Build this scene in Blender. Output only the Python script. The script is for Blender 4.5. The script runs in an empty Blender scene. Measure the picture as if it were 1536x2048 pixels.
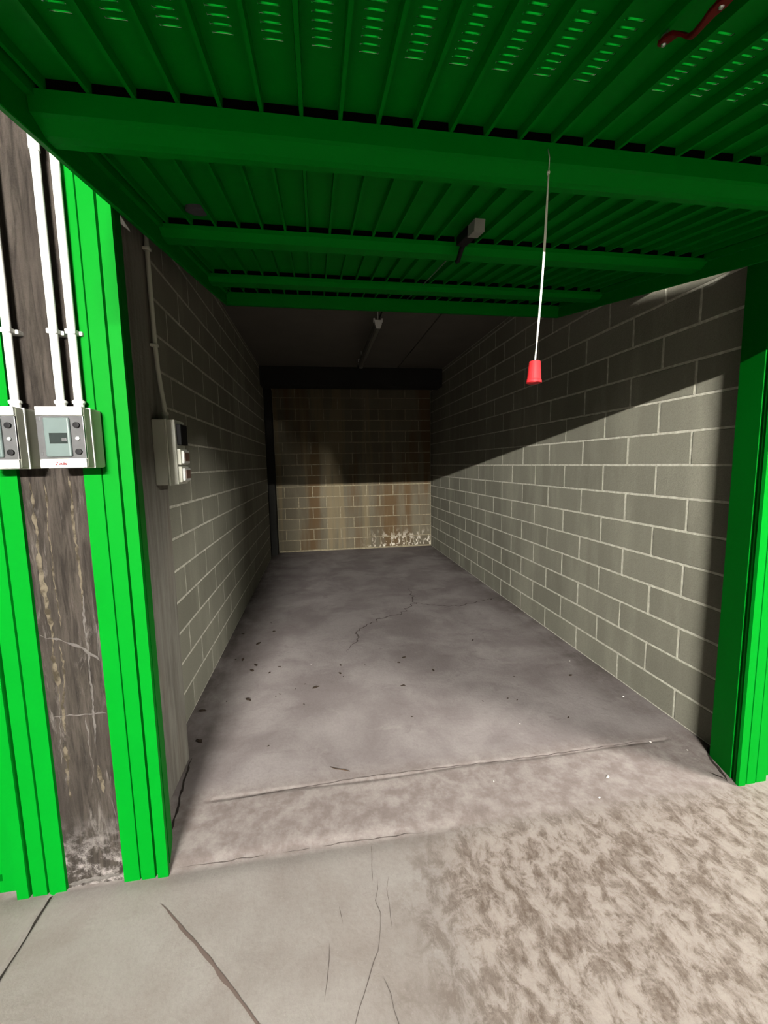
import bpy, bmesh, math, random
from mathutils import Matrix, Vector, noise

random.seed(7)
sc = bpy.context.scene
COL = sc.collection

# ------------------------------------------------------------------ camera
cam = bpy.data.cameras.new('camera')
cam.sensor_fit = 'VERTICAL'
cam.sensor_height = 36.0
cam.lens = 831.0 / 2048.0 * 36.0
cam.clip_start = 0.02
camo = bpy.data.objects.new('camera', cam)
COL.objects.link(camo)
camo.matrix_world = Matrix((
    (0.98797, 0.03522, -0.15057, 0.0),
    (-0.15360, 0.11107, -0.98187, 0.0),
    (-0.01786, 0.99319, 0.11514, 1.64),
    (0, 0, 0, 1)))
sc.camera = camo

# ------------------------------------------------------------------ world, exposure
w = bpy.data.worlds.new('world')
sc.world = w
w.use_nodes = True
w.node_tree.nodes['Background'].inputs[0].default_value = (0.9, 0.95, 1.0, 1)
w.node_tree.nodes['Background'].inputs[1].default_value = 0.01
sc.view_settings.view_transform = 'Standard'
sc.view_settings.look = 'None'
sc.view_settings.exposure = 0.0
sc.view_settings.gamma = 1.0
sc.view_settings.use_curve_mapping = False
sc.cycles.use_denoising = True
sc.cycles.max_bounces = 10
sc.cycles.diffuse_bounces = 6

# strengths of the corridor tubes (built further down, each with its own light)
LAMP_FAR = 26000.0      # tube on the far side of the lane, behind the camera
LAMP_SIDE = 6400.0     # tube over the lane, past the block wall
LAMP_LEFT = 250.0      # tube over the lane, past the pillar

# ------------------------------------------------------------------ materials
ALBEDO_SCALE = 0.58
class NT:
    def __init__(s, name, rough=0.8):
        s.m = bpy.data.materials.new(name)
        s.m.use_nodes = True
        s.t = s.m.node_tree
        s.b = s.t.nodes['Principled BSDF']
        s.b.inputs['Roughness'].default_value = rough
        s.b.inputs['Specular IOR Level'].default_value = 0.12 if rough > 0.55 else 0.4
        s.pos = s.t.nodes.new('ShaderNodeNewGeometry').outputs['Position']
    def L(s, a, b):
        s.t.links.new(a, b)
    def put(s, sock, v):
        if hasattr(v, 'is_output') or isinstance(v, bpy.types.NodeSocket):
            s.L(v, sock)
        else:
            if isinstance(v, (tuple, list)) and len(v) == 3 and sock.type == 'RGBA':
                v = (*v, 1)
            sock.default_value = v
    def scale(s, vec, sc_, off=(0, 0, 0)):
        n = s.t.nodes.new('ShaderNodeMapping')
        s.L(vec, n.inputs[0])
        n.inputs['Scale'].default_value = sc_
        n.inputs['Location'].default_value = off
        return n.outputs[0]
    def noise(s, sc_=1.0, detail=4, rough=0.55, stretch=(1, 1, 1), off=(0, 0, 0), dist=0.0, vec=None):
        n = s.t.nodes.new('ShaderNodeTexNoise')
        s.L(s.scale(vec or s.pos, stretch, off), n.inputs['Vector'])
        n.inputs['Scale'].default_value = sc_
        n.inputs['Detail'].default_value = detail
        n.inputs['Roughness'].default_value = rough
        n.inputs['Distortion'].default_value = dist
        return n.outputs['Fac']
    def ramp(s, f, a, b, va=0.0, vb=1.0):
        n = s.t.nodes.new('ShaderNodeMapRange')
        n.interpolation_type = 'SMOOTHSTEP'
        s.put(n.inputs['Value'], f)
        for k, v in (('From Min', a), ('From Max', b), ('To Min', va), ('To Max', vb)):
            n.inputs[k].default_value = v
        return n.outputs['Result']
    def mix(s, f, a, b, mode='MIX'):
        n = s.t.nodes.new('ShaderNodeMix')
        n.data_type = 'RGBA'
        n.blend_type = mode
        s.put(n.inputs[0], f)
        s.put(n.inputs[6], a)
        s.put(n.inputs[7], b)
        return n.outputs[2]
    def math(s, op, a, b=0.0):
        n = s.t.nodes.new('ShaderNodeMath')
        n.operation = op
        s.put(n.inputs[0], a)
        s.put(n.inputs[1], b)
        return n.outputs[0]
    def xyz(s):
        n = s.t.nodes.new('ShaderNodeSeparateXYZ')
        s.L(s.pos, n.inputs[0])
        return n.outputs
    def rnd(s):
        return s.t.nodes.new('ShaderNodeObjectInfo').outputs['Random']
    def color(s, c):
        # one shared factor darkens every base colour to weaken bounced light
        s.put(s.b.inputs['Base Color'], s.mix(1.0, c, (ALBEDO_SCALE, ALBEDO_SCALE, ALBEDO_SCALE), 'MULTIPLY'))
    def bump(s, h, strength=0.3, dist=0.01):
        n = s.t.nodes.new('ShaderNodeBump')
        n.inputs['Strength'].default_value = strength
        n.inputs['Distance'].default_value = dist
        s.L(h, n.inputs['Height'])
        s.L(n.outputs[0], s.b.inputs['Normal'])
        return s

M = {}
def simple(name, col, rough=0.5, metal=0.0, var=0.06, sc_=30):
    n = NT(name, rough)
    f = n.noise(sc_, 3)
    n.color(n.mix(f, tuple(c * (1 - var) for c in col), tuple(min(1, c * (1 + var)) for c in col)))
    n.b.inputs['Metallic'].default_value = metal
    M[name] = n.m
    return n

# green paint
def green(name, k=1.0, rough=0.42):
    n = NT(name, rough)
    f = n.noise(6, 4, 0.6, (1, 1, 0.4))
    n.color(n.mix(f, (0.0002, 0.163 * k, 0.0080 * k), (0.0003, 0.190 * k, 0.0108 * k)))
    n.bump(n.noise(240, 2), 0.05, 0.002)
    n.b.inputs['Specular IOR Level'].default_value = 0.025
    M[name] = n.m
green('green_paint')

# block walls
def block_mat(name, a, b, stain=None):
    n = NT(name, 0.92)
    x, y, z = n.xyz()
    base = n.mix(n.rnd(), a, b)
    streak = n.ramp(n.noise(3.0, 5, 0.6, (1, 1, 0.22)), 0.46, 0.66)
    base = n.mix(n.math('MULTIPLY', streak, 0.40), base, tuple(min(1, c * 1.45) for c in b))
    dark = n.ramp(n.noise(1.4, 4, 0.6, (1, 1, 0.5), (3, 1, 5)), 0.50, 0.72)
    base = n.mix(n.math('MULTIPLY', dark, 0.30), base, tuple(c * 0.55 for c in a))
    grain = n.noise(160, 4, 0.7)
    base = n.mix(n.ramp(grain, 0.35, 0.7, 0.0, 0.35), base, tuple(c * 0.6 for c in a))
    if stain:
        # damp brown runs, and white salts at the foot of the wall
        runs = n.ramp(n.noise(2.2, 4, 0.55, (1, 1, 0.10), (0.3, 0, 0)), 0.47, 0.60)
        base = n.mix(n.math('MULTIPLY', runs, 0.80), base, (0.115, 0.068, 0.028))
        runs2 = n.ramp(n.noise(4.5, 4, 0.55, (1, 1, 0.06), (7.3, 0, 2)), 0.54, 0.66)
        base = n.mix(n.math('MULTIPLY', runs2, 0.55), base, (0.22, 0.175, 0.095))
        low = n.ramp(z, 0.05, 0.42, 1.0, 0.0)
        right = n.ramp(x, 0.7, 1.3, 0.0, 1.0)
        salt = n.ramp(n.noise(14, 5, 0.65, (1, 1, 0.6)), 0.50, 0.60)
        f = n.math('MULTIPLY', n.math('MULTIPLY', low, right), salt)
        base = n.mix(f, base, (0.75, 0.70, 0.58))
    n.color(base)
    n.bump(n.math('ADD', grain, n.noise(40, 3)), 0.35, 0.004)
    M[name] = n.m
block_mat('block', (0.208, 0.204, 0.158), (0.258, 0.253, 0.198))
block_mat('block_back', (0.120, 0.104, 0.070), (0.160, 0.142, 0.098), True)
def mortar_mat(name, c):
    n = NT(name, 0.95)
    f = n.noise(25, 5, 0.65)
    n.color(n.mix(n.ramp(f, 0.3, 0.75), tuple(k * 0.7 for k in c), tuple(min(1, k * 1.2) for k in c)))
    n.bump(n.noise(120, 4), 0.4, 0.004)
    M[name] = n.m
mortar_mat('mortar', (0.58, 0.57, 0.47))
mortar_mat('mortar_back', (0.29, 0.255, 0.17))

# raw concrete of the pillar, board marked
n = NT('raw_concrete', 0.92)
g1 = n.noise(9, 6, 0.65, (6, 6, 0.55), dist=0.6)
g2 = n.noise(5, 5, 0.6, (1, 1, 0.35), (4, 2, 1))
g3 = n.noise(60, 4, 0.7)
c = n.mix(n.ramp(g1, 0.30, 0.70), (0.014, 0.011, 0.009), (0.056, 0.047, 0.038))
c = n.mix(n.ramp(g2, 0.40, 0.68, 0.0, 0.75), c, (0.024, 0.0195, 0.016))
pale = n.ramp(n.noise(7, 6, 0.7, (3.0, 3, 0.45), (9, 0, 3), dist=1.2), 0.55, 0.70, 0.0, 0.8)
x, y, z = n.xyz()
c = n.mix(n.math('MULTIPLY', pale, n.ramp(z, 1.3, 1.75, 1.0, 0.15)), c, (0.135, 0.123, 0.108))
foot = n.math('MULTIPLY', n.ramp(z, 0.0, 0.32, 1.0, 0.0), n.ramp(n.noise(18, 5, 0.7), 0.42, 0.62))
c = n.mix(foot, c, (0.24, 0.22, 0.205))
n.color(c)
n.bump(n.math('ADD', n.math('MULTIPLY', g1, 1.5), n.math('ADD', g3, pale)), 0.55, 0.012)
M['raw_concrete'] = n.m
# smoother cast side of the pillar
n = NT('cast_concrete', 0.92)
g1 = n.noise(9, 6, 0.6, (3, 3, 0.25), dist=0.4)
c = n.mix(n.ramp(g1, 0.30, 0.70), (0.150, 0.142, 0.118), (0.235, 0.225, 0.190))
c = n.mix(n.ramp(n.noise(3, 5, 0.6, (1, 1, 0.3), (2, 7, 1)), 0.5, 0.7, 0.0, 0.6), c, (0.20, 0.165, 0.125))
n.color(c); n.bump(n.math('ADD', g1, n.noise(60, 4)), 0.35, 0.006)
M['cast_concrete'] = n.m

n = NT('drip_crust', 0.9)
c = n.mix(n.ramp(n.noise(30, 5), 0.38, 0.62), (0.034, 0.027, 0.017), (0.112, 0.096, 0.066))
n.color(c); n.bump(n.noise(200, 4), 0.6, 0.004); M['drip_crust'] = n.m
n = NT('plaster_splash', 0.9)
n.color(n.mix(n.noise(60, 4), (0.050, 0.046, 0.041), (0.140, 0.130, 0.116))); n.bump(n.noise(150, 4), 0.6, 0.004)
M['plaster_splash'] = n.m

n = NT('ceiling_concrete', 0.95)
n.color(n.mix(n.noise(2.5, 5), (0.105, 0.097, 0.082), (0.15, 0.14, 0.118))); n.bump(n.noise(30, 4), 0.2, 0.004)
M['ceiling_concrete'] = n.m
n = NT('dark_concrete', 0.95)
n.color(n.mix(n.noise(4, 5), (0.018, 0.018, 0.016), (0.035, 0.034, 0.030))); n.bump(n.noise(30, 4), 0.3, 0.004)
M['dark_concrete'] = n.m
n = NT('lane_wall', 0.95)
n.color(n.mix(n.noise(2, 5), (0.045, 0.043, 0.04), (0.06, 0.057, 0.053))); M['lane_wall'] = n.m  # dark base colour keeps the unseen lane walls from bouncing light

# floor: three pours with their own tone
n = NT('floor_concrete', 0.78)
x, y, z = n.xyz()
fine = n.noise(55, 6, 0.7)
cloud = n.noise(1.9, 6, 0.6, dist=0.4)
inside = n.mix(n.ramp(cloud, 0.34, 0.66), (0.190, 0.166, 0.160), (0.285, 0.258, 0.248))
smear = n.ramp(n.noise(3.4, 6, 0.62, (1, 1.6, 1), (2, 6, 0), dist=1.6), 0.55, 0.72)
inside = n.mix(n.math('MULTIPLY', smear, 0.45), inside, (0.145, 0.125, 0.118))
pal = n.ramp(n.noise(2.6, 6, 0.65, (1, 1.3, 1), (8, 3, 0), dist=1.0), 0.58, 0.74)
inside = n.mix(n.math('MULTIPLY', pal, 0.40), inside, (0.35, 0.32, 0.30))
lane = n.mix(n.ramp(cloud, 0.34, 0.68), (0.200, 0.178, 0.160), (0.255, 0.238, 0.218))
scuff = n.ramp(n.noise(2.2, 6, 0.6, (1, 1, 1), (5, 5, 0), dist=0.8), 0.50, 0.68)
lane = n.mix(n.math('MULTIPLY', scuff, 0.35), lane, (0.175, 0.150, 0.130))
# mottled, worn patch of the lane
edge = n.math('ADD', n.math('MULTIPLY', x, 1.0), n.math('MULTIPLY', n.noise(2.6, 5), 0.55))
mask = n.math('MULTIPLY', n.ramp(edge, 0.62, 0.95), n.ramp(y, 1.40, 1.72, 1.0, 0.35))
mot = n.ramp(n.noise(15, 9, 0.74, (1, 0.72, 1), dist=0.35), 0.41, 0.59)
mot2 = n.ramp(n.noise(44, 7, 0.70, (1, 0.5, 1), (3, 1, 0), dist=0.2), 0.38, 0.66)
worn = n.mix(mot, (0.100, 0.076, 0.058), (0.268, 0.236, 0.208))
worn = n.mix(n.math('MULTIPLY', mot2, 0.55), worn, (0.235, 0.203, 0.177))
spots = n.math('MULTIPLY', n.math('SUBTRACT', 1.0, mot), n.math('MULTIPLY', n.ramp(edge, 0.42, 0.62, 0.0, 0.75), n.ramp(y, 1.40, 1.66, 1.0, 0.2)))
lane = n.mix(spots, lane, (0.110, 0.088, 0.071))
lane = n.mix(mask, lane, worn)
# rough pale strip at the sill
sill = n.mix(n.ramp(n.noise(11, 6, 0.65, (1, 1, 1), (1, 2, 0), dist=0.15), 0.36, 0.68), (0.180, 0.152, 0.139), (0.280, 0.250, 0.232))
ynz = n.math('ADD', y, n.math('MULTIPLY', n.math('SUBTRACT', n.noise(9, 4), 0.5), 0.05))
sillmix = n.mix(n.ramp(ynz, 1.60, 1.67), lane, sill)
sillmix = n.mix(n.math('MULTIPLY', mask, n.ramp(y, 1.5, 1.9, 0.8, 0.0)), sillmix, worn)
c = n.mix(n.ramp(ynz, 1.97, 2.14), sillmix, inside)
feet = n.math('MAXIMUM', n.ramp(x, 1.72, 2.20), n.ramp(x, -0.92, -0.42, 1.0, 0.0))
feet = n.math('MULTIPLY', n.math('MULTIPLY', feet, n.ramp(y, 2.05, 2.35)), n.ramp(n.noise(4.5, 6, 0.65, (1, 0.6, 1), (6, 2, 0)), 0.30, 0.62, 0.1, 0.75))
c = n.mix(feet, c, (0.060, 0.048, 0.040))  # irregular grime at the wall feet, also painting in the shade there
c = n.mix(n.ramp(fine, 0.40, 0.70, 0.0, 0.16), c, (0.10, 0.085, 0.075))
c = n.mix(n.ramp(n.noise(150, 3, 0.6), 0.60, 0.75, 0.0, 0.25), c, (0.34, 0.31, 0.28))
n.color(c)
hb = n.math('ADD', n.math('MULTIPLY', n.noise(7, 6, 0.6, dist=0.5), 1.2), n.math('MULTIPLY', fine, 0.5))
hb = n.math('ADD', hb, n.math('MULTIPLY', n.math('MULTIPLY', mot, mask), 0.4))
n.bump(hb, 0.30, 0.010)
M['floor_concrete'] = n.m

simple('crack_dark', (0.030, 0.024, 0.020), 1.0, 0, 0.3)
simple('crack_soft', (0.085, 0.070, 0.064), 1.0, 0, 0.3)
simple('joint_brown', (0.105, 0.078, 0.066), 0.9, 0, 0.2)
simple('spot_brown', (0.145, 0.120, 0.100), 0.95, 0, 0.2)
simple('white_plastic', (0.62, 0.63, 0.59), 0.45, 0, 0.03)
simple('grey_plastic', (0.50, 0.51, 0.42), 0.5, 0, 0.04)
simple('ivory_plastic', (0.62, 0.63, 0.52), 0.5, 0, 0.04)
simple('smoked_plastic', (0.085, 0.087, 0.087), 0.18, 0, 0.25, 40)
simple('window_plastic', (0.105, 0.138, 0.130), 0.2, 0, 0.10, 25)
simple('breaker_dark', (0.008, 0.014, 0.012), 0.65, 0, 0.2)
simple('slot_shade', (0.0015, 0.0015, 0.0015), 0.95)  # near black, stands for the shade inside the beam slots
M['slot_shade'].node_tree.nodes['Principled BSDF'].inputs['Specular IOR Level'].default_value = 0.02
simple('black_plastic', (0.004, 0.004, 0.0045), 0.6, 0, 0.2)
simple('red_plastic', (0.48, 0.020, 0.024), 0.60, 0, 0.06)
simple('lock_grey', (0.22, 0.23, 0.20), 0.6)
simple('red_paint', (0.11, 0.002, 0.003), 0.6, 0, 0.1)
simple('red_ink', (0.16, 0.010, 0.018), 0.9)
simple('cord_white', (0.80, 0.80, 0.70), 0.9, 0, 0.12, 200)
simple('steel', (0.55, 0.56, 0.55), 0.35, 0.9, 0.1)
simple('grey_cap', (0.05, 0.05, 0.055), 0.6, 0, 0.1)
simple('brown_plug', (0.14, 0.075, 0.050), 0.5, 0, 0.1)
simple('lamp_body', (0.16, 0.16, 0.13), 0.5, 0, 0.05)
simple('lamp_diffuser', (0.12, 0.12, 0.10), 0.3, 0, 0.05)
simple('leaf_brown', (0.035, 0.024, 0.016), 0.9, 0, 0.4)
simple('chip_white', (0.80, 0.77, 0.70), 0.8, 0, 0.05)
simple('twig_brown', (0.07, 0.045, 0.03), 0.9, 0, 0.3)

def tube_mat(name, s):
    m = bpy.data.materials.new(name)
    m.use_nodes = True
    b = m.node_tree.nodes['Principled BSDF']
    b.inputs['Base Color'].default_value = (0.9, 0.9, 0.88, 1)
    b.inputs['Emission Color'].default_value = (1.0, 0.955, 0.90, 1)
    b.inputs['Emission Strength'].default_value = s
    M[name] = m
tube_mat('tube_far', LAMP_FAR)
tube_mat('tube_side', LAMP_SIDE)
tube_mat('tube_left', LAMP_LEFT)

# ------------------------------------------------------------------ mesh helpers
class MB:
    def __init__(s):
        s.v = []; s.f = []
    def box(s, x0, x1, y0, y1, z0, z1):
        b = len(s.v)
        s.v += [(x0, y0, z0), (x1, y0, z0), (x1, y1, z0), (x0, y1, z0),
                (x0, y0, z1), (x1, y0, z1), (x1, y1, z1), (x0, y1, z1)]
        s.f += [tuple(b + i for i in q) for q in
                ((0, 3, 2, 1), (4, 5, 6, 7), (0, 1, 5, 4), (1, 2, 6, 5), (2, 3, 7, 6), (3, 0, 4, 7))]
        return s
    def prism(s, prof, axis, a0, a1):
        """closed profile of (p, q) pairs swept along an axis: 'x' -> (y,z), 'z' -> (x,y), 'y' -> (x,z)"""
        b = len(s.v); n_ = len(prof)
        for a in (a0, a1):
            for p, q in prof:
                s.v.append({'x': (a, p, q), 'z': (p, q, a), 'y': (p, a, q)}[axis])
        for i in range(n_):
            j = (i + 1) % n_
            s.f.append((b + i, b + j, b + n_ + j, b + n_ + i))
        s.f.append(tuple(b + i for i in reversed(range(n_))))
        s.f.append(tuple(b + n_ + i for i in range(n_)))
        return s
    def tube(s, pts, r, seg=10, cap=True):
        b0 = len(s.v)
        pts = [Vector(p) for p in pts]
        rr = r if isinstance(r, (list, tuple)) else [r] * len(pts)
        up = None
        for i, p in enumerate(pts):
            d = (pts[min(i + 1, len(pts) - 1)] - pts[max(i - 1, 0)]).normalized()
            if up is None:
                up = Vector((0, 1, 0)) if abs(d.y) < 0.9 else Vector((1, 0, 0))
            a = d.cross(up).normalized(); up = a.cross(d).normalized()
            for k in range(seg):
                t = 2 * math.pi * k / seg
                s.v.append(tuple(p + (a * math.cos(t) + up * math.sin(t)) * rr[i]))
        for i in range(len(pts) - 1):
            for k in range(seg):
                k2 = (k + 1) % seg
                s.f.append((b0 + i * seg + k, b0 + i * seg + k2, b0 + (i + 1) * seg + k2, b0 + (i + 1) * seg + k))
        if cap:
            s.f.append(tuple(b0 + k for k in reversed(range(seg))))
            e = b0 + (len(pts) - 1) * seg
            s.f.append(tuple(e + k for k in range(seg)))
        return s
    def mesh(s, name, mat, smooth=False, bevel=0.0, seg=2):
        me = bpy.data.meshes.new(name)
        me.from_pydata(s.v, [], s.f)
        bm = bmesh.new(); bm.from_mesh(me)
        bmesh.ops.recalc_face_normals(bm, faces=bm.faces)
        if bevel:
            bmesh.ops.bevel(bm, geom=list(bm.edges), offset=bevel, segments=seg, affect='EDGES', profile=0.6, clamp_overlap=True)
        bm.to_mesh(me); bm.free()
        me.materials.append(M[mat])
        if smooth:
            for p in me.polygons:
                p.use_smooth = True
        return me
    def build(s, name, mat, parent=None, smooth=False, bevel=0.0, seg=2):
        return link(name, s.mesh(name, mat, smooth, bevel, seg), parent)

def link(name, me, parent=None, loc=None, rot=None):
    o = bpy.data.objects.new(name, me)
    COL.objects.link(o)
    if parent: o.parent = parent
    if loc: o.location = loc
    if rot: o.rotation_euler = rot
    return o
def empty(name, loc=(0, 0, 0), rot=None, parent=None):
    o = link(name, None, parent, loc, rot)
    o.empty_display_size = 0.05
    return o
def tag(o, label, cat=None, group=None, kind=None):
    if label: o['label'] = label
    if cat: o['category'] = cat
    if group: o['group'] = group
    if kind: o['kind'] = kind
    return o
def struct(o, label=None, cat=None):
    return tag(o, label, cat, kind='structure')

# ------------------------------------------------------------------ constants of the place (metres)
XL, XR, YB, YF, ZC = -0.90, 2.16, 7.95, 1.63, 3.25
LX0, LX1, LY0 = -7.0, 8.5, -6.6           # the lane outside

# ------------------------------------------------------------------ floor
def floor_h(x, y):
    # shallow trough where the lane meets the sill, dying out along the opening
    fade = min(1, max(0.15, (0.9 - x) / 0.8))
    yc = 1.652 + 0.010 * noise.noise(Vector((x * 2.3, 0, 21)))
    k = (y - yc) / (0.045 if y < yc else 0.020)
    h = -0.0085 * math.exp(-k * k) * fade
    h += 0.0035 * noise.noise(Vector((x * 1.3, y * 1.3, 0.3))) + 0.0016 * noise.noise(Vector((x * 6, y * 6, 4.3)))
    # the sill groove
    h -= 0.004 * math.exp(-((y - 1.998 - 0.01 * noise.noise(Vector((x * 2, 0, 9)))) / 0.012) ** 2) * (1 if -0.6 < x < 1.95 else 0)
    # lane joint under the neighbour's frame
    h -= 0.012 * math.exp(-((x + 1.088) / 0.008) ** 2) * (1 if y < 1.64 else 0)
    return h
def frange(a, b, s):
    n_ = max(1, round((b - a) / s))
    return [a + (b - a) * i / n_ for i in range(n_)]
xs = frange(LX0, -1.6, 0.5) + frange(-1.6, -1.12, 0.04) + frange(-1.12, -1.06, 0.006) + frange(-1.06, 2.4, 0.03) + frange(2.4, LX1, 0.5) + [LX1]
ys = frange(LY0, 0.6, 0.4) + frange(0.6, 1.95, 0.025) + frange(1.95, 2.05, 0.006) + frange(2.05, 3.0, 0.03) + frange(3.0, 8.1, 0.07) + [8.1]
mb = MB()
for y in ys:
    for x in xs:
        mb.v.append((x, y, floor_h(x, y)))
W = len(xs)
for j in range(len(ys) - 1):
    for i in range(W - 1):
        mb.f.append((j * W + i, j * W + i + 1, (j + 1) * W + i + 1, (j + 1) * W + i))
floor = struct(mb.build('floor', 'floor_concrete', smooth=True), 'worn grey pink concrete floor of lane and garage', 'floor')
if floor.data.polygons[0].normal.z < 0:
    floor.data.flip_normals()

def ribbon(name, pts, width, mat, label=None, jit=0.006, lift=0.0012, step=0.02, taper=True):
    P = []
    for (a, b) in zip(pts[:-1], pts[1:]):
        a = Vector(a); b = Vector(b); n_ = max(1, int((b - a).length / step))
        P += [a.lerp(b, i / n_) for i in range(n_)]
    P.append(Vector(pts[-1]))
    m = MB(); N = len(P); seed = random.random() * 50
    for i, p in enumerate(P):
        d = (P[min(i + 1, N - 1)] - P[max(i - 1, 0)]).normalized()
        nn = Vector((-d.y, d.x))
        p = p + nn * jit * noise.noise(Vector((i * 0.37, seed, 0)))
        t = i / max(1, N - 1)
        wd = width * (0.6 + 0.9 * abs(noise.noise(Vector((i * 0.5, seed + 9, 0)))))
        if taper: wd *= min(1, 6 * t + 0.1, 6 * (1 - t) + 0.1)
        for sg in (-1, 1):
            q = p + nn * sg * wd / 2
            m.v.append((q.x, q.y, floor_h(q.x, q.y) + lift))
    for i in range(N - 1):
        m.f.append((2 * i, 2 * i + 1, 2 * i + 3, 2 * i + 2))
    o = m.build(name, mat, floor)
    if o.data.polygons[0].normal.z < 0: o.data.flip_normals()
    if label: o['label'] = label
    return o
ribbon('crack', [(0.183, 3.486), (0.226, 3.627), (0.305, 3.691), (0.313, 3.948), (0.547, 4.196), (0.844, 4.355), (1.056, 4.651), (1.124, 5.27)], 0.016, 'crack_soft', 'branching hairline crack in the garage floor', 0.05)
ribbon('crack', [(1.049, 4.653), (1.257, 4.525), (1.537, 4.441), (1.977, 4.593), (2.15, 4.656)], 0.014, 'crack_soft', None, 0.03)
ribbon('crack', [(0.172, 1.49), (0.169, 1.425), (0.153, 1.383), (0.167, 1.338), (0.158, 1.289), (0.139, 1.219), (0.124, 1.197), (0.099, 1.15), (0.078, 1.11), (0.059, 1.077), (0.03, 1.0)], 0.0022, 'crack_soft', None, 0.003)
ribbon('crack', [(0.166, 1.62), (0.160, 1.55), (0.151, 1.455)], 0.0022, 'crack_soft', None, 0.003)
ribbon('sill_joint', [(-0.64, 1.657), (-0.3, 1.654), (0.077, 1.656), (0.42, 1.645)], 0.005, 'crack_soft', None, 0.010)
ribbon('crack', [(0.145, 1.147), (0.162, 1.1), (0.168, 1.058), (0.185, 0.98)], 0.0022, 'crack_soft', None, 0.003)
ribbon('crack', [(0.015, 1.388), (0.027, 1.322)], 0.0022, 'crack_soft', None, 0.003)
ribbon('crack', [(-0.022, 1.271), (-0.03, 1.172), (-0.042, 1.114)], 0.003, 'crack_soft', None, 0.003)
ribbon('crack', [(0.218, 1.471), (0.202, 1.419), (0.202, 1.362), (0.199, 1.282)], 0.0022, 'crack_soft', None, 0.003)
ribbon('sill_joint', [(-0.575, 1.975), (-0.398, 1.985), (-0.053, 2.008), (0.289, 2.013), (0.646, 2.008), (0.987, 2.0), (1.38, 2.001), (1.9, 2.011)], 0.006, 'crack_soft', 'dark joint across the sill of the open garage', 0.006)
ribbon('lane_joint', [(-1.090, 1.62), (-1.085, 1.5), (-1.088, 1.361), (-1.09, 1.0)], 0.007, 'crack_dark', 'black open joint in the lane floor', 0.004, 0.004, taper=False)
ribbon('saw_cut', [(-0.651, 1.513), (-0.592, 1.457), (-0.397, 1.264), (-0.238, 1.097), (-0.10, 0.95)], 0.011, 'joint_brown', 'brown diagonal saw cut in the lane floor', 0.003)
ribbon('crack', [(-0.72, 1.80), (-0.735, 1.95), (-0.755, 2.12), (-0.775, 2.33)], 0.012, 'crack_dark', 'dark gap along the foot of the pillar', 0.012)
ribbon('crack', [(2.00, 1.66), (2.02, 1.70), (2.075, 1.84), (2.14, 1.90)], 0.020, 'crack_dark', 'broken dark hollow at the foot of the door frame', 0.012)
ribbon('crack', [(1.97, 1.73), (2.00, 1.69), (2.012, 1.665)], 0.014, 'crack_dark', None, 0.006)
# ------------------------------------------------------------------ block walls
_bm = {}
def block_mesh(wd, h, mat):
    key = (round(wd, 3), round(h, 3), mat)
    if key not in _bm:
        m = MB(); c = 0.004; d = 0.03
        m.v = [(c, 0, c), (wd - c, 0, c), (wd - c, 0, h - c), (c, 0, h - c),
               (0, c, 0), (wd, c, 0), (wd, c, h), (0, c, h),
               (0, d, 0), (wd, d, 0), (wd, d, h), (0, d, h)]
        m.f = [(0, 1, 2, 3)]
        for a, b in ((0, 4), (4, 8)):
            for i in range(4):
                j = (i + 1) % 4
                m.f.append((a + i, b + i, b + j, a + j))
        _bm[key] = m.mesh('block', mat)
    return _bm[key]
J = 0.011
def lay(parent, mat, place, u0, u1, rows, off_even, off_odd, L=0.51, z0=0.0, rh=0.2, ztop=ZC):
    """place(u, z, w) -> (location, rotation); blocks run along u"""
    for r in range(rows):
        za = z0 + r * rh; zb = min(za + rh, ztop)
        if zb - za < 0.04: continue
        off = off_even if r % 2 == 0 else off_odd
        k = math.floor((u0 - off) / L)
        while off + k * L < u1:
            a = max(u0, off + k * L); b = min(u1, off + (k + 1) * L); k += 1
            if b - a < 0.05: continue
            h = zb - za - J; wd = b - a - J
            loc, rot = place(a + J / 2, za + J / 2, wd)
            o = link('block', block_mesh(wd, h, mat), parent, loc, rot)
            dd = random.uniform(-0.0012, 0.0012)
            o.location.x += dd * abs(math.sin(rot[2])); o.location.y += dd * abs(math.cos(rot[2]))

wall_r = struct(MB().box(XR + 0.0022, XR + 0.2, 1.86, 8.15, -0.02, ZC).build('wall_right', 'mortar'), 'grey concrete block wall beside the strip of shade, brightly lit', 'wall')
lay(wall_r, 'block', lambda u, z, wd: ((XR, u + wd, z), (0, 0, -math.pi / 2)), 1.88, YB, 17, 2.158, 2.405)
wall_l = struct(MB().box(XL - 0.2, XL - 0.0022, 2.34, 7.52, -0.02, ZC).build('wall_left', 'mortar'), 'grey concrete block wall behind the socket box', 'wall')
lay(wall_l, 'block', lambda u, z, wd: ((XL, u, z), (0, 0, math.pi / 2)), 2.34, 7.52, 17, 2.862, 3.117)
wall_b = struct(MB().box(-1.1, XR + 0.0, YB + 0.0022, YB + 0.2, -0.02, ZC).build('wall_back', 'mortar_back'), 'brown stained block wall at the far end of the garage', 'wall')
lay(wall_b, 'block_back', lambda u, z, wd: ((u, YB, z), (0, 0, 0)), -0.80, XR, 16, -0.40, -0.655, 0.515, 0.02, 0.2035)
# recess and column in the far corner
struct(MB().box(-1.1, -0.93, 7.52, 8.0, -0.02, ZC).build('wall_recess', 'dark_concrete'), 'dark recess at the end of the left block wall', 'wall')
struct(MB().box(-0.93, -0.80, 7.74, YB + 0.1, -0.02, 3.0).build('wall_corner_column', 'dark_concrete', bevel=0.008), 'dark concrete column in the far corner', 'column')
struct(MB().box(-1.0, XR, 7.15, 7.5, 2.95, ZC).build('ceiling_beam', 'dark_concrete', bevel=0.01), 'nearly black concrete beam under the ceiling before the back wall', 'beam')

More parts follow.
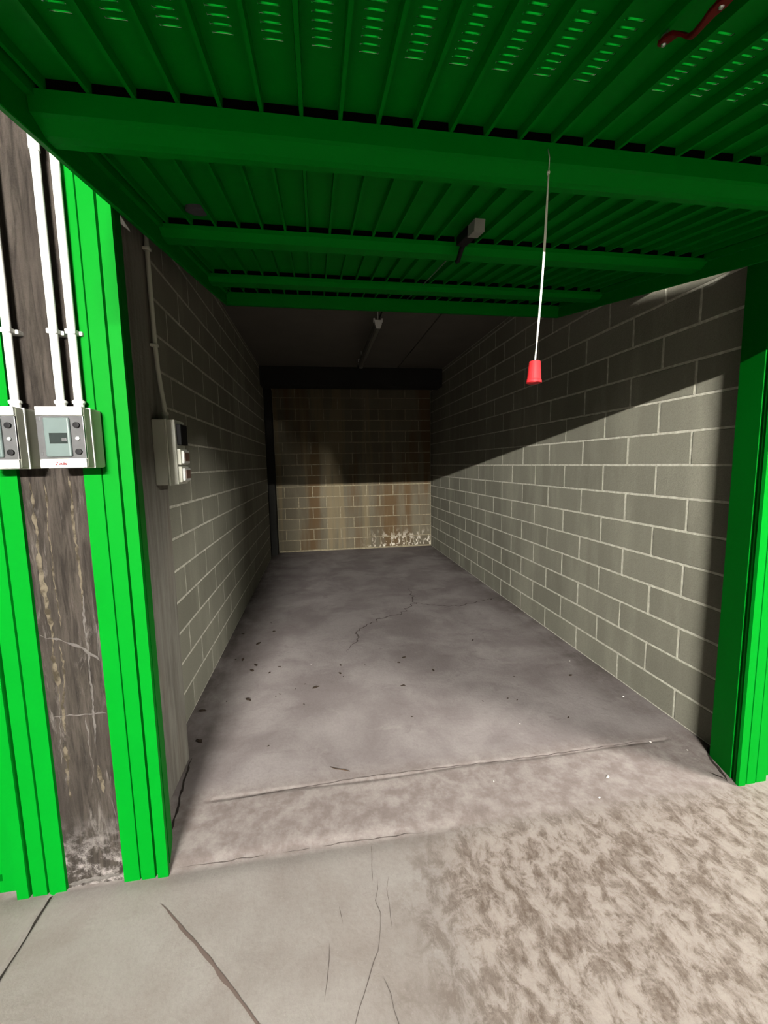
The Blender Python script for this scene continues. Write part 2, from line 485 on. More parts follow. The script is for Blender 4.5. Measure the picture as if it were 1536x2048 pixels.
# ------------------------------------------------------------------ ceiling of cast planks
ceil = struct(MB().box(LX0, LX1, LY0, 8.15, ZC + 0.02, ZC + 0.15).build('ceiling', 'dark_concrete'), 'grey concrete ceiling of long cast planks', 'ceiling')
edges = [LX0, -5.8, -4.6, -3.4, -2.2, -1.026, 0.72, 1.374, 2.574, 3.8, 5.0, 6.2, 7.4, LX1]
for a, b in zip(edges[:-1], edges[1:]):
    for (y0, y1) in ((LY0, 1.7), (1.7, 8.15)):
        MB().box(a + 0.008, b - 0.008, y0, y1, ZC, ZC + 0.03).build('plank', 'ceiling_concrete', ceil)

# ------------------------------------------------------------------ pillar between the garages
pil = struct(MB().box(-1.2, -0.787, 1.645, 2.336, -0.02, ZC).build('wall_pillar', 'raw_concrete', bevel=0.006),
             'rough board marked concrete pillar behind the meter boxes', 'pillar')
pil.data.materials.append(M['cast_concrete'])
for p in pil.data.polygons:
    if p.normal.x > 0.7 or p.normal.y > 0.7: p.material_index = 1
def crust(name, pts, width, thick, mat, label=None):
    """lumpy run of material stuck to the pillar front; pts are (x, z)"""
    P = []
    for a, b in zip(pts[:-1], pts[1:]):
        a = Vector(a); b = Vector(b); n_ = max(1, int((b - a).length / 0.008))
        P += [a.lerp(b, i / n_) for i in range(n_)]
    P.append(Vector(pts[-1])); N = len(P); s0 = random.random() * 60
    m = MB(); K = 6
    for i, p in enumerate(P):
        d = (P[min(i + 1, N - 1)] - P[max(i - 1, 0)]).normalized()
        nn = Vector((-d.y, d.x))
        end = min(1, 8 * i / N + 0.1, 8 * (N - 1 - i) / N + 0.1)
        wd = 0.68 * width * end * max(0.10, 0.62 + 0.9 * noise.noise(Vector((i * 0.07, s0, 0))) + 0.9 * noise.noise(Vector((i * 0.45, s0, 3))))
        q = p + nn * (0.010 * noise.noise(Vector((i * 0.06, s0 + 5, 0))) + 0.005 * noise.noise(Vector((i * 0.4, s0 + 15, 0))))
        for k in range(K):
            t = k / (K - 1) * 2 - 1
            h = 0.5 * thick * (1 - t * t) * max(0.1, 0.6 + 1.3 * noise.noise(Vector((i * 0.35, k * 0.8, s0))))
            r = q + nn * t * wd / 2
            m.v.append((r.x, 1.6445 - h * end, r.y))
    for i in range(N - 1):
        for k in range(K - 1):
            b = i * K + k
            m.f.append((b, b + 1, b + K + 1, b + K))
    o = m.build(name, mat, pil, smooth=True)
    if label: o['label'] = label
crust('mineral_run', [(-1.010, 1.60), (-1.005, 1.428), (-1.005, 1.303), (-1.003, 1.186), (-1.001, 1.072), (-1.002, 0.967), (-1.001, 0.86), (-1.005, 0.751)], 0.024, 0.006, 'drip_crust', 'yellow crusty mineral runs')
crust('mineral_run', [(-0.966, 1.60), (-0.97, 1.451), (-0.969, 1.327), (-0.968, 1.173), (-0.967, 1.06)], 0.010, 0.004, 'drip_crust')
crust('mineral_run', [(-0.975, 1.0), (-0.975, 0.964), (-0.972, 0.856), (-0.989, 0.749), (-0.988, 0.638)], 0.018, 0.005, 'drip_crust')
crust('mineral_run', [(-0.888, 1.62), (-0.887, 1.523), (-0.883, 1.423), (-0.884, 1.322), (-0.882, 1.219), (-0.882, 1.115)], 0.018, 0.007, 'drip_crust')
crust('mineral_run', [(-0.882, 1.20), (-0.882, 1.1), (-0.883, 1.009), (-0.881, 0.902), (-0.881, 0.765), (-0.884, 0.682), (-0.893, 0.573)], 0.013, 0.005, 'plaster_splash', 'whitish plaster runs')
crust('mineral_run', [(-1.0, 0.60), (-1.0, 0.555), (-0.997, 0.47), (-0.991, 0.36)], 0.030, 0.006, 'drip_crust')
crust('mineral_run', [(-1.006, 0.75), (-1.006, 0.641), (-1.012, 0.52)], 0.008, 0.004, 'plaster_splash')
crust('mineral_run', [(-0.92, 0.70), (-0.915, 0.60), (-0.899, 0.499), (-0.92, 0.402)], 0.010, 0.005, 'plaster_splash')
crust('mineral_run', [(-0.89, 0.50), (-0.882, 0.432), (-0.880, 0.38)], 0.022, 0.006, 'drip_crust')
crust('plaster_splash', [(-1.04, 1.039), (-1.015, 1.021), (-0.975, 1.012), (-0.935, 0.993), (-0.9, 0.973), (-0.874, 0.95), (-0.849, 0.918)], 0.022, 0.007, 'plaster_splash', 'pale diagonal splash of plaster')
crust('plaster_splash', [(-1.033, 0.708), (-0.995, 0.709), (-0.944, 0.708), (-0.906, 0.707), (-0.839, 0.707)], 0.007, 0.004, 'plaster_splash')
crust('plaster_splash', [(-1.038, 0.008), (-0.98, 0.012), (-0.919, 0.014), (-0.835, 0.020)], 0.030, 0.010, 'plaster_splash')

# ------------------------------------------------------------------ the lane's own walls
struct(MB().box(LX0, -1.2, 1.76, 1.95, -0.02, ZC).build('wall_front_left', 'raw_concrete'), 'raw concrete wall around the closed door beside the pillar', 'wall')
struct(MB().box(2.17, LX1, 1.76, 1.95, -0.02, ZC).build('wall_front_right', 'raw_concrete'), 'raw concrete wall around the door frame beside the lit block wall', 'wall')
struct(MB().box(-0.787, 2.17, 1.70, 1.95, 2.745, ZC).build('wall_lintel', 'raw_concrete'), 'raw concrete lintel above the open garage door', 'wall')
struct(MB().box(LX0, LX1, LY0 - 0.2, LY0, -0.02, ZC).build('wall_lane', 'lane_wall'), 'dark plastered wall across the lane', 'wall')
struct(MB().box(LX0 - 0.2, LX0, LY0 - 0.2, 1.95, -0.02, ZC).build('wall_lane_left', 'lane_wall'), 'dark end wall of the lane beyond the closed door', 'wall')
struct(MB().box(LX1, LX1 + 0.2, LY0 - 0.2, 1.95, -0.02, ZC).build('wall_lane_right', 'lane_wall'), 'dark end wall of the lane beyond the block wall', 'wall')

# ------------------------------------------------------------------ folded green door frames
def jamb(name, mid, sgn, ret=0.0, z1=2.95):
    """folded steel upright; sgn=+1: opening lies on its +x side.  mid = x of the opening-side front corner"""
    f = lambda d, y: (mid - sgn * d, y)
    y0 = YF
    pr = [f(0.0, y0 - 0.006), f(0.040, y0 - 0.006), f(0.042, y0 + 0.014), f(0.050, y0 + 0.014), f(0.052, y0 - 0.002),
          f(0.102, y0 - 0.002), f(0.1035, y0 + 0.008), f(0.1085, y0 + 0.008), f(0.110, y0 + 0.0), f(0.168, y0 + 0.0), f(0.168, y0 + 0.10),
          f(0.050 + ret * 0.45, y0 + 0.175 + ret), f(0.042 + ret * 0.45, y0 + 0.172 + ret),
          f(0.012, y0 + 0.050), f(0.022, y0 + 0.046), f(0.020, y0 + 0.032), f(0.008, y0 + 0.030), f(0.006, y0 + 0.016), f(0.010, y0 + 0.012), f(0.0, y0 + 0.010)]
    return MB().prism(pr, 'z', -0.016, z1).build(name, 'green_paint')
tag(jamb('trim_1', -0.661, 1), 'folded green steel door frame upright beside the meter boxes', 'door frame', kind='structure')
tag(jamb('trim_2', 2.027, -1, 0.035), 'folded green steel door frame upright beside the lit block wall', 'door frame', kind='structure')
tag(jamb('trim_3', -1.208, -1), 'folded green steel upright framing the closed neighbouring door', 'door frame', kind='structure')

# closed doors on either side
def closed_door(name, x0, x1, label):
    d = struct(empty(name, ((x0 + x1) / 2, 1.70, 0)), label, 'garage door')
    c = (x0 + x1) / 2
    def part(nm, a, b, y0, y1, z0, z1, bev=0.0):
        return MB().box(a - c, b - c, y0 - 1.70, y1 - 1.70, z0, z1).build(nm, 'green_paint', d, bevel=bev)
    part('side_frame', x0, x0 + 0.05, 1.66, 1.72, 0.0, 2.5)
    part('side_frame', x1 - 0.05, x1, 1.66, 1.72, 0.0, 2.5)
    part('bottom_rail', x0 + 0.05, x1 - 0.05, 1.66, 1.72, 0.0, 0.05)
    part('top_rail', x0 + 0.05, x1 - 0.05, 1.66, 1.72, 2.45, 2.5)
    nP = round((x1 - x0 - 0.1) / 0.096); pw = (x1 - x0 - 0.1) / nP
    me = None
    for k in range(nP):
        a = x0 + 0.05 + k * pw
        if me is None:
            me = MB().box(0.005, pw - 0.005, -0.028, 0.0, 0.05, 2.45).mesh('panel', 'green_paint', bevel=0.004, seg=1)
        link('panel', me, d, (a - c, 0.015, 0))
    part('backing_sheet', x0 + 0.05, x1 - 0.05, 1.716, 1.722, 0.05, 2.45)
closed_door('door_2', -3.95, -1.225, 'closed green ribbed garage door on the far side of the pillar')
closed_door('door_3', 2.215, 4.90, 'closed green ribbed garage door past the lit block wall')

# ------------------------------------------------------------------ the open up-and-over door
TH = math.atan(0.187)
X0, X1 = -0.64, 2.01
V0, V1 = -0.80, 2.13
door = struct(empty('door_1', (0, 1.28, 2.433), (TH, 0, 0)), 'green ribbed up-and-over garage door swung open overhead', 'garage door')
# local axes: x across, y along the leaf (into the garage), z up from its underside
G = 'green_paint'
for (a, b) in ((X0, X0 + 0.016), (X1 - 0.016, X1)):
    MB().box(a, b, V0, V1, 0.0, 0.112).build('side_frame', G, door, bevel=0.002, seg=1)
for (a, b) in ((X0 + 0.016, X0 + 0.034), (X1 - 0.034, X1 - 0.016)):
    MB().box(a, b, V0 + 0.05, V1 - 0.05, 0.072, 0.105).build('side_lip', G, door)
MB().box(X0 + 0.016, X1 - 0.016, V0, V0 + 0.035, 0.0, 0.112).build('bottom_rail', G, door, bevel=0.002, seg=1)
MB().box(X0 + 0.016, X1 - 0.016, V1 - 0.045, V1, 0.0, 0.112).build('top_rail', G, door, bevel=0.002, seg=1)
def beam(name, prof):
    return MB().prism(prof, 'x', X0 + 0.018, X1 - 0.018).build(name, G, door)
beam('stiffening_beam', [(-0.122, 0.085), (-0.124, 0.040), (-0.112, 0.036), (-0.078, 0.016), (-0.060, 0.010), (-0.030, 0.010), (-0.030, 0.085)])
beam('stiffening_beam', [(0.712, 0.085), (0.712, 0.068), (0.742, 0.042), (0.800, 0.034), (0.815, 0.034), (0.815, 0.085)])
beam('stiffening_beam', [(1.535, 0.085), (1.535, 0.066), (1.560, 0.044), (1.640, 0.036), (1.650, 0.036), (1.650, 0.085)])
RP, R0, NR = 0.0959, -0.588, 27
for (a, b) in ((-0.112, -0.085), (0.722, 0.750), (1.545, 1.575), (2.055, 2.082)):  # added dark fill in place of the shade between beams and panels
    gk = MB().box(X0 + 0.036, X1 - 0.036, a, b, 0.0862, 0.1092).build('slot_shade_strip', 'slot_shade', door)
rib_me = MB().prism([(-0.0065, 0.110), (-0.0045, 0.086), (0.0045, 0.086), (0.0065, 0.110)], 'y', V0 + 0.036, V1 - 0.046).mesh('rib', G)
ribx = [R0 + k * RP for k in range(NR)]
for x in ribx:
    link('rib', rib_me, door, (x, 0, 0))
bounds = [X0 + 0.012] + ribx + [X1 - 0.012]
# louvre hood: pressed up on the outer face, open towards the lane
lv_w, lv_p, lv_n, lv_v = 0.040, 0.0206, 9, -0.316
hood = MB()
KW = 6
for j in range(4):
    t = j / 3.0
    for i in range(KW + 1):
        u = i / KW * 2 - 1
        arch = (1 - u * u) ** 0.5 if abs(u) < 1 else 0.0
        hood.v.append((u * lv_w / 2, 0.006 - t * 0.013, 0.0015 + 0.0070 * math.sin(t * 1.45) * arch))
for j in range(3):
    for i in range(KW):
        b = j * (KW + 1) + i
        hood.f.append((b, b + 1, b + KW + 2, b + KW + 1))
b = len(hood.v)
hood.v += [(-lv_w / 2, -0.0022, -0.001), (lv_w / 2, -0.0022, -0.001), (lv_w / 2, -0.0026, 0.0034), (-lv_w / 2, -0.0026, 0.0034)]  # lip added to stop direct lamp light passing through the slot
hood.f.append((b, b + 1, b + 2, b + 3))
hood_me = hood.mesh('louvre', G, smooth=True)
def panel_plain(a, b):
    return MB().box(a, b, V0 + 0.036, V1 - 0.046, 0.1095, 0.1115)
for k, (a, b) in enumerate(zip(bounds[:-1], bounds[1:])):
    vent = 2 <= k <= NR - 2 and k != 14
    if not vent:
        panel_plain(a, b).build('panel', G, door); continue
    c = (a + b) / 2; h0, h1 = c - lv_w / 2, c + lv_w / 2
    m = MB(); zz = (0.1095, 0.1115)
    m.box(a, h0, V0 + 0.036, V1 - 0.046, *zz); m.box(h1, b, V0 + 0.036, V1 - 0.046, *zz)
    prev = V0 + 0.036
    for i in range(lv_n):
        vs = lv_v - (lv_n - 1 - i) * lv_p
        m.box(h0, h1, prev, vs - 0.002, *zz)
        prev = vs + 0.006
    m.box(h0, h1, prev, V1 - 0.046, *zz)
    p = m.build('panel', G, door)
    for i in range(lv_n):
        vs = lv_v - (lv_n - 1 - i) * lv_p
        link('louvre', hood_me, p, (c, vs, 0.1105))

# red lever handle under the leaf
def flatbar(pts, half_w, th):
    m = MB()
    for (x, v, z), hw in zip(pts, half_w):
        m.v += [(x - hw, v, z - th), (x + hw, v, z - th), (x + hw, v, z + th), (x - hw, v, z + th)]
    N = len(pts)
    for i in range(N - 1):
        b = 4 * i
        for q in range(4):
            r = (q + 1) % 4
            m.f.append((b + q, b + r, b + 4 + r, b + 4 + q))
    m.f.append((0, 3, 2, 1)); e = 4 * (N - 1); m.f.append((e, e + 1, e + 2, e + 3))
    return m
hp = [(0.668, -0.478, 0.080), (0.668, -0.484, 0.078), (0.668, -0.500, 0.076), (0.670, -0.515, 0.074), (0.678, -0.527, 0.066), (0.684, -0.535, 0.058),
      (0.682, -0.550, 0.054), (0.676, -0.575, 0.052), (0.672, -0.595, 0.052), (0.672, -0.612, 0.052), (0.672, -0.628, 0.052), (0.672, -0.634, 0.052)]
hw = [0.003, 0.0080, 0.0100, 0.0085, 0.0062, 0.0058, 0.0052, 0.0060, 0.0085, 0.0105, 0.0085, 0.003]
hd = flatbar(hp, hw, 0.0042).build('lever_handle', 'red_paint', door, bevel=0.0015, seg=1)
hd['label'] = 'dark red cranked lever handle'
for (x, v, z) in ((0.668, -0.491, 0.0715), (0.672, -0.612, 0.0475)):
    MB().tube([(x, v, z + 0.004), (x, v, z), (x, v, z - 0.0022)], [0.0045, 0.0045, 0.003], 10).build('bolt', 'steel', hd, smooth=False)
MB().tube([(0.668, -0.491, 0.112), (0.668, -0.491, 0.078)], 0.006, 10).build('pivot', 'steel', hd)

# lock body with its black latch
lk = MB().box(0.640, 0.684, 0.420, 0.500, 0.040, 0.0855).build('lock_body', 'lock_grey', door, bevel=0.003)
lk['label'] = 'small pale lock body with a black latch'
MB().box(0.636, 0.684, 0.500, 0.640, 0.046, 0.0855).build('latch_housing', 'black_plastic', lk, bevel=0.006)
MB().tube([(0.668, 0.600, 0.062), (0.672, 0.660, 0.050), (0.676, 0.700, 0.030), (0.676, 0.715, 0.012), (0.664, 0.722, 0.004)], [0.012, 0.012, 0.011, 0.011, 0.010], 8).build('latch', 'black_plastic', lk, smooth=True)
rod = MB().tube([(0.690, 0.66, 0.078), (0.695, 0.98, 0.078), (0.712, 1.56, 0.080), (0.715, 2.06, 0.084)], 0.0035, 6).build('pull_wire', 'steel', door, smooth=True)
rod['label'] = 'thin steel wire from the lock'
cap = MB().tube([(-0.438, 0.600, 0.1095), (-0.438, 0.600, 0.098), (-0.438, 0.600, 0.094)], [0.045, 0.045, 0.036], 18).build('grey_cap', 'grey_cap', door, smooth=False)
cap['label'] = 'round grey cap'

# ------------------------------------------------------------------ pull cord
pc = tag(empty('pull_cord', (0.641, 1.125, 2.47)), 'white pull cord with a red cone grip hanging from the open door', 'pull cord')
O = Vector((0.641, 1.125, 2.47))
def rel(L): return [tuple(Vector(p) - O) for p in L]
MB().tube(rel([(0.641, 1.142, 2.476), (0.638, 1.128, 2.445), (0.632, 1.12, 2.403)]), 0.0014, 6).build('upper_cord', 'cord_white', pc, smooth=True)
MB().tube(rel([(0.632, 1.12, 2.409), (0.6315, 1.12, 2.403), (0.631, 1.12, 2.395)]), [0.002, 0.0045, 0.002], 8).build('knot', 'cord_white', pc, smooth=True)
for s_ in (-1, 1):
    pts = []
    for i in range(25):
        t = i / 24
        x = 0.6315 + (0.605 - 0.6315) * t
        z = 2.400 + (1.912 - 2.400) * t
        pts.append((x + s_ * 0.0030 * math.sin(math.pi * min(1, t * 1.05)) * (0.75 + 0.25 * math.sin(9 * t)) + 0.004 * math.sin(math.pi * t), 1.12 + s_ * 0.001, z))
    MB().tube(rel(pts), 0.0021, 6).build('cord', 'cord_white', pc, smooth=True)
gr = MB().tube(rel([(0.605, 1.12, 1.917), (0.605, 1.12, 1.915), (0.6035, 1.12, 1.868), (0.6035, 1.12, 1.8655), (0.6033, 1.12, 1.858), (0.6033, 1.12, 1.857), (0.6034, 1.12, 1.870)]),
               [0.0125, 0.0155, 0.0190, 0.0205, 0.0210, 0.0180, 0.0150], 24).build('grip', 'red_plastic', pc, smooth=False)
gr['label'] = 'red plastic cone grip'

# ------------------------------------------------------------------ conduits on the pillar
def conduit(x, z0, label, z1=3.22):
    o = tag(empty('conduit_pipe', (x, 1.606, z0)), label, 'conduit', 'white conduits on the pillar')
    r = 0.0128
    MB().tube([(0, 0, 0.02), (0, 0, z1 - z0)], r, 16, False).build('pipe', 'white_plastic', o, smooth=True)
    MB().tube([(0, 0, 0.0), (0, 0, 0.018), (0, 0, 0.020), (0, 0, 0.024), (0, 0, 0.030), (0, 0, 0.034)], [0.0155, 0.0155, 0.0165, 0.0195, 0.0195, 0.0140], 16).build('box_fitting', 'white_plastic', o, smooth=False)
    MB().tube([(0, 0, 2.655 - z0), (0, 0, 2.725 - z0)], 0.0158, 16).build('coupling', 'white_plastic', o)
    for zc in (2.10, 2.95):
        c = MB()
        c.box(-0.016, 0.016, -0.0145, 0.012, zc - z0 - 0.008, zc - z0 + 0.008)
        c.box(-0.009, 0.024, 0.012, 0.044, zc - z0 - 0.007, zc - z0 + 0.007)
        c.build('pipe_clip', 'white_plastic', o, bevel=0.002, seg=1)
    return o
conduit(-0.864, 1.842, 'white plastic conduit rising from the middle of the meter box marked in red')
conduit(-0.808, 1.842, 'white plastic conduit beside the green door frame, on the meter box marked in red')
conduit(-1.003, 1.842, 'white plastic conduit rising from the unmarked meter box')

# ------------------------------------------------------------------ meter boxes
def meter_box(x0, x1, label, name_text=None, sub=False):
    z0, z1, yf, yb = 1.645, 1.842, 1.50, 1.622
    w_ = x1 - x0; h_ = z1 - z0
    o = tag(empty('meter_box', (x0, yf, z0)), label, 'meter box', 'meter boxes on the pillar')
    d = yb - yf
    MB().box(0, w_, 0.052, d, 0, h_).build('back_box', 'grey_plastic', o, bevel=0.008)
    MB().box(0.001, w_ - 0.001, 0.006, 0.048, 0.001, h_ - 0.001).build('cover', 'grey_plastic', o, bevel=0.006)
    MB().box(-0.0015, w_ + 0.0015, 0.046, 0.053, -0.001, h_ + 0.001).build('seam_rim', 'white_plastic', o, bevel=0.002)
    MB().box(0.002, w_ - 0.002, 0.0, 0.012, h_ - 0.029, h_ - 0.001).build('top_strip', 'white_plastic', o, bevel=0.002)
    if sub:
        MB().box(0.040, w_ - 0.002, 0.0, 0.012, 0.001, 0.029).build('bottom_strip', 'white_plastic', o, bevel=0.002)
        MB().box(0.002, 0.0385, 0.0, 0.012, 0.001, 0.029).build('bottom_strip', 'white_plastic', o, bevel=0.002)
    else:
        bs = MB().box(0.002, w_ - 0.002, 0.0, 0.012, 0.001, 0.029).build('bottom_strip', 'white_plastic', o, bevel=0.002)
    fr = MB().box(0.001, w_ - 0.0015, 0.003, 0.012, 0.030, h_ - 0.030).build('front_plate', 'smoked_plastic', o, bevel=0.0015)
    wn = MB().box(0.024, 0.100, -0.006, 0.006, 0.036, h_ - 0.036).build('window', 'window_plastic', o, bevel=0.007, seg=3)
    MB().box(0.040, 0.092, -0.0075, -0.004, 0.078, 0.112).build('breaker_slot', 'breaker_dark', wn, bevel=0.001)
    MB().box(0.076, 0.090, -0.0095, -0.006, 0.085, 0.096).build('breaker_switch', 'smoked_plastic', wn, bevel=0.001)
    for zz in (h_ - 0.060, h_ / 2 - 0.004, 0.052):
        mid = abs(zz - (h_ / 2 - 0.004)) < 1e-6
        MB().tube([(w_ - 0.021, 0.004, zz), (w_ - 0.021, -0.004, zz), (w_ - 0.021, -0.0045, zz)], [0.006 if mid else 0.0095] * 2 + [0.004 if mid else 0.006], 14).build(
            'screw', 'steel' if mid else 'black_plastic', fr)
    for zz in (0.042, h_ - 0.046):
        MB().box(0.006, 0.014, 0.0, 0.004, zz, zz + 0.010).build('hinge_lug', 'smoked_plastic', fr, bevel=0.001)
    if name_text:
        cu = bpy.data.curves.new('mark', 'FONT'); cu.body = name_text; cu.size = 0.0155; cu.offset = 0.0004; cu.shear = 0.35; cu.extrude = 0.0002
        cu.align_x = 'CENTER'
        to = bpy.data.objects.new('mark_tmp', cu); COL.objects.link(to)
        bpy.context.view_layer.update()
        me = bpy.data.meshes.new_from_object(to.evaluated_get(bpy.context.evaluated_depsgraph_get()))
        bpy.data.objects.remove(to)
        me.materials.clear(); me.materials.append(M['red_ink'])
        t = link('red_marking', me, bs, (0.062, -0.0012, 0.0095), (math.pi / 2, 0, 0))
        t['label'] = 'small red handwritten mark'
    return o
meter_box(-0.888, -0.748, 'pale plastic meter box with a red mark below its window', '2 o8s')
meter_box(-1.085, -0.945, 'pale plastic meter box without a red mark, mounted below one conduit', None, True)

# ------------------------------------------------------------------ socket box inside on the pillar's side
sb = tag(empty('socket_box', (-0.787, 2.17, 1.555)), 'pale plastic box with two covered sockets on the pillar inside the garage', 'socket box')
MB().box(0.0, 0.062, 0, 0.150, 0, 0.318).build('back_box', 'grey_plastic', sb, bevel=0.006)
MB().box(0.061, 0.068, -0.002, 0.152, -0.002, 0.320).build('seam_rim', 'ivory_plastic', sb, bevel=0.002)
cv = MB().box(0.067, 0.104, 0.002, 0.148, 0.002, 0.316).build('cover', 'grey_plastic', sb, bevel=0.005)
MB().box(0.103, 0.124, 0.022, 0.128, 0.195, 0.296).build('breaker_window', 'black_plastic', sb, bevel=0.004)
for z0 in (0.012, 0.098):
    sk = MB().box(0.090, 0.118, 0.016, 0.132, z0, z0 + 0.078).build('socket_cover', 'ivory_plastic', sb, bevel=0.005)
    MB().box(0.116, 0.130, 0.026, 0.122, z0 + 0.006, z0 + 0.070).build('flap', 'white_plastic', sk, bevel=0.006)
    MB().box(0.129, 0.1325, 0.040, 0.108, z0 + 0.018, z0 + 0.060).build('flap_inset', 'brown_plug', sk, bevel=0.001)
ic = tag(empty('conduit_pipe', (-0.745, 2.245, 1.872)), 'thin pale conduit running up the shaded inner side of the pillar', 'conduit')
pts = [(0.0, 0, 0.0), (0.0, 0, 0.04), (-0.002, 0, 0.075), (-0.010, 0, 0.15), (-0.018, 0, 0.25), (-0.022, 0, 0.36), (-0.024, 0, 0.6), (-0.026, 0, 1.36)]
MB().tube(pts, 0.0105, 12).build('pipe', 'ivory_plastic', ic, smooth=True)
MB().tube([(0, 0, 0.0), (0, 0, 0.026), (0, 0, 0.028), (0, 0, 0.040), (0, 0, 0.042)], [0.014, 0.014, 0.0165, 0.0165, 0.011], 12).build('box_fitting', 'ivory_plastic', ic)
for zc in (0.36, 0.80):
    MB().box(-0.042, -0.009, -0.014, 0.014, zc - 0.007, zc + 0.007).build('pipe_clip', 'ivory_plastic', ic, bevel=0.002, seg=1)

# ------------------------------------------------------------------ unlit batten lamp in the garage
bl = tag(empty('batten_lamp', (0.655, 4.42, 3.06)), 'unlit tube batten lamp hung under the garage ceiling', 'lamp')
MB().prism([(-0.035, 0.02), (-0.040, 0.045), (-0.028, 0.062), (0.028, 0.062), (0.040, 0.045), (0.035, 0.02)], 'y', 0.03, 1.80).build('body', 'lamp_body', bl)
MB().prism([(-0.035, 0.019), (-0.028, -0.012), (-0.012, -0.028), (0.012, -0.028), (0.028, -0.012), (0.035, 0.019)], 'y', 0.03, 1.80).build('diffuser', 'lamp_diffuser', bl)
MB().prism([(-0.040, 0.050), (-0.036, 0.010), (-0.022, -0.030), (0.022, -0.030), (0.036, 0.010), (0.040, 0.050)], 'y', 0.0, 0.03).build('end_cap', 'white_plastic', bl, bevel=0.004)
MB().prism([(-0.040, 0.050), (-0.036, 0.010), (-0.022, -0.030), (0.022, -0.030), (0.036, 0.010), (0.040, 0.050)], 'y', 1.80, 1.83).build('end_cap', 'white_plastic', bl, bevel=0.004)
for v in (0.02, 1.70):
    for s_ in (-1, 1):
        MB().box(s_ * 0.040 - 0.009, s_ * 0.040 + 0.009, v, v + 0.03, 0.036, 0.075).build('clip', 'white_plastic', bl, bevel=0.004)
    MB().tube([(0, v + 0.02, 0.055), (0, v + 0.02, 0.185)], 0.007, 8).build('hanger', 'white_plastic', bl)
cb = tag(MB().tube([(0.66, 6.27, 3.10), (0.66, 6.45, 3.12), (0.67, 6.60, 3.20), (0.69, 6.75, 3.235), (0.70, 7.145, 3.235)], 0.016, 8).build('supply_cable', 'black_plastic', smooth=True),
         'black supply cable from the batten lamp to the dark beam', 'cable')

# ------------------------------------------------------------------ corridor tube lamps (they light the scene)
def lane_lamp(x, y, z, ln, mat, label):
    o = tag(empty('tube_lamp', (x, y, z)), label, 'lamp')
    h = ln / 2
    MB().box(-h - 0.05, h + 0.05, -0.05, 0.05, 0.035, 0.085).build('housing', 'white_plastic', o, bevel=0.006)
    MB().tube([(-h, 0, 0), (h, 0, 0)], 0.014, 10).build('tube', mat, o)
    for s_ in (-1, 1):
        MB().box(s_ * (h + 0.016) - 0.015, s_ * (h + 0.016) + 0.015, -0.022, 0.022, -0.02, 0.036).build('lamp_holder', 'white_plastic', o, bevel=0.003)
        if ZC - z > 0.12:
            MB().tube([(s_ * h * 0.7, 0, 0.08), (s_ * h * 0.7, 0, ZC - z + 0.005)], 0.006, 8).build('hanger', 'steel', o)
lane_lamp(-0.85, -5.4, 3.085, 1.5, 'tube_far', 'lit tube lamp on the far side of the lane')
lane_lamp(4.0, -0.05, 3.02, 1.2, 'tube_side', 'lit tube lamp over the lane past the lit block wall')
lane_lamp(-4.6, -0.05, 3.02, 1.2, 'tube_left', 'lit tube lamp over the lane past the pillar')

# ------------------------------------------------------------------ litter on the floor
def scrap_mesh(mat, seed, flat):
    bm = bmesh.new()
    bmesh.ops.create_icosphere(bm, subdivisions=2, radius=1.0)
    for v in bm.verts:
        k = 1 + 0.75 * noise.noise(v.co * 1.3 + Vector((seed, 0, 0))) + 0.35 * noise.noise(v.co * 3.1 + Vector((0, seed, 0)))
        v.co = Vector((v.co.x * k, v.co.y * k * 0.55, max(-0.25, v.co.z) * flat * k))
    z0 = min(v.co.z for v in bm.verts)
    for v in bm.verts: v.co.z -= z0
    me = bpy.data.meshes.new('scrap'); bm.to_mesh(me); bm.free()
    me.materials.append(M[mat])
    return me
leafs = [scrap_mesh('leaf_brown', s * 7.7, 0.28) for s in range(5)]
big = [(-0.081, 2.964), (-0.552, 2.888), (-0.593, 3.322), (-0.578, 3.413), (-0.615, 3.84), (-0.701, 3.535), (-0.771, 2.474), (-0.877 + 0.04, 2.804)]
mid = [(-0.503, 4.111), (-0.799, 4.102), (-0.763, 3.547), (-0.45, 3.258), (-0.38, 3.343), (0.117, 3.279), (0.107, 3.143), (0.655, 3.307), (0.597, 3.229), (0.842, 3.048), (1.853, 2.777), (0.559, 2.865), (1.35, 3.526), (1.988, 4.591)]
tiny = [(0.129, 3.087), (0.314, 3.241), (-0.163, 3.027), (-0.231, 2.97), (-0.339, 2.92), (-0.161, 2.759), (0.54, 2.481), (-0.355, 2.357), (-0.701, 2.893), (-0.364, 2.889), (-0.555, 4.341), (1.06, 2.566), (1.242, 2.57), (1.298, 2.539), (1.524, 2.291), (1.425, 2.841)]
def scatter(name, meshes, pts, smin, smax, label, cat, group):
    for (x, y) in pts:
        o = link(name, random.choice(meshes), None, (x, y, floor_h(x, y) - 0.0005), (0, 0, random.random() * 6.28))
        s = random.uniform(smin, smax); o.scale = (s, s, s)
        tag(o, label, cat, group)
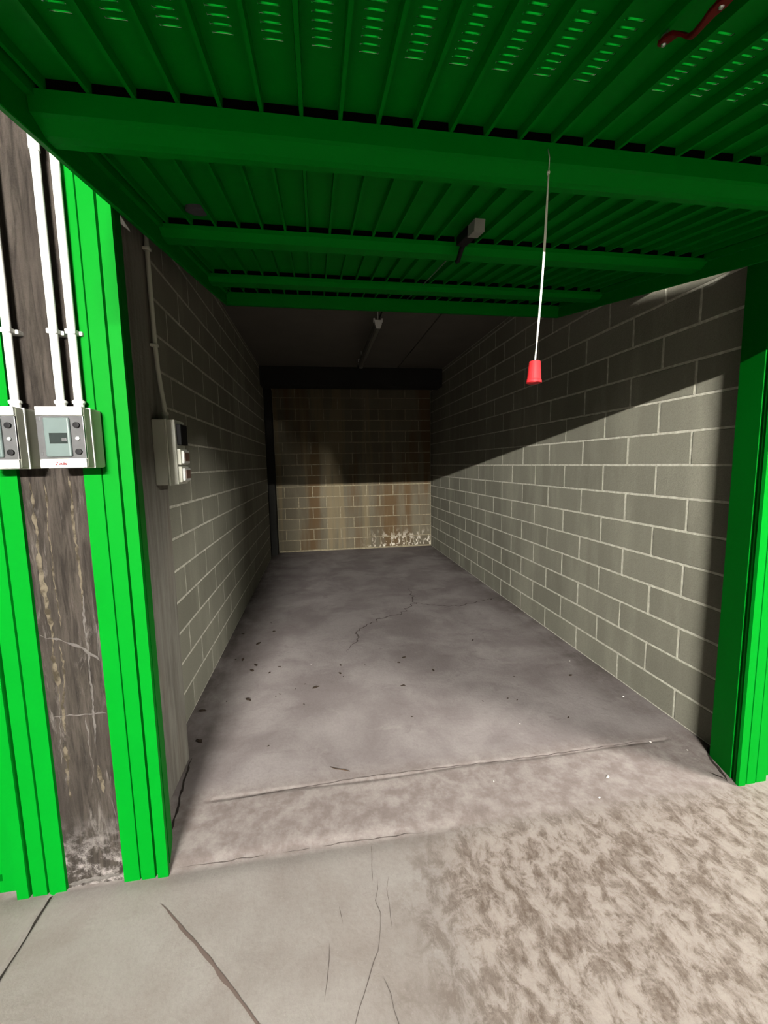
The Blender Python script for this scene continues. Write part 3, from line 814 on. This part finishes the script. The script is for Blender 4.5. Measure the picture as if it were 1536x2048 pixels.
scatter('leaf_scrap', leafs, [big[0]], 0.022, 0.022, 'large dark leaf scrap lying alone amid the garage floor', 'leaf', 'large leaf scraps on the garage floor')
scatter('leaf_scrap', leafs, [big[6]], 0.022, 0.022, 'large dark leaf scrap beside the foot of the pillar', 'leaf', 'large leaf scraps on the garage floor')
scatter('leaf_scrap', leafs, [big[7]], 0.022, 0.022, 'large dark leaf scrap against the foot of the left block wall', 'leaf', 'large leaf scraps on the garage floor')
big = big[1:6]
scatter('leaf_scrap', leafs, [mid[10]], 0.014, 0.014, 'small dark leaf scrap near the foot of the brightly lit block wall', 'leaf', 'small leaf scraps on the garage floor')
scatter('leaf_scrap', leafs, [mid[13]], 0.014, 0.014, 'small dark leaf scrap on the crack by the block wall', 'leaf', 'small leaf scraps on the garage floor')
mid = [p for i, p in enumerate(mid) if i not in (10, 13)]
scatter('leaf_scrap', leafs, big, 0.019, 0.026, 'large dark crumpled leaf scrap on the garage floor', 'leaf', 'large leaf scraps on the garage floor')
scatter('leaf_scrap', leafs, mid, 0.011, 0.016, 'small dark leaf scrap on the garage floor', 'leaf', 'small leaf scraps on the garage floor')
scatter('dirt_crumb', leafs, tiny, 0.006, 0.009, 'tiny dark crumb of dirt on the garage floor', 'dirt', 'dirt crumbs on the garage floor')
chips = [scrap_mesh('chip_white', 90 + s * 5.1, 0.6) for s in range(3)]
scatter('stone_chip', chips, [(-0.124, 3.341), (1.984, 2.988), (1.191, 2.287), (1.859, 1.997), (2.036, 2.441), (2.001, 1.894), (1.297, 1.677), (0.834, 1.865)], 0.0035, 0.0055,
        'tiny white stone chip on the floor', 'stone chip', 'white stone chips on the floor')
scatter('stone_chip', [chips[1]], [(1.426, 1.789)], 0.010, 0.010, 'largest white stone chip, lying on the sill of the open garage', 'stone chip', None)
tw = [(0.003, 2.117), (0.03, 2.098), (0.053, 2.089), (0.08, 2.080), (0.106, 2.066)]
tag(MB().tube([(x, y, floor_h(x, y) + 0.002) for x, y in tw], [0.0012, 0.0026, 0.0022, 0.0028, 0.0012], 6).build('twig', 'twig_brown', smooth=True),
    'thin dark twig lying on the floor inside the sill', 'twig')
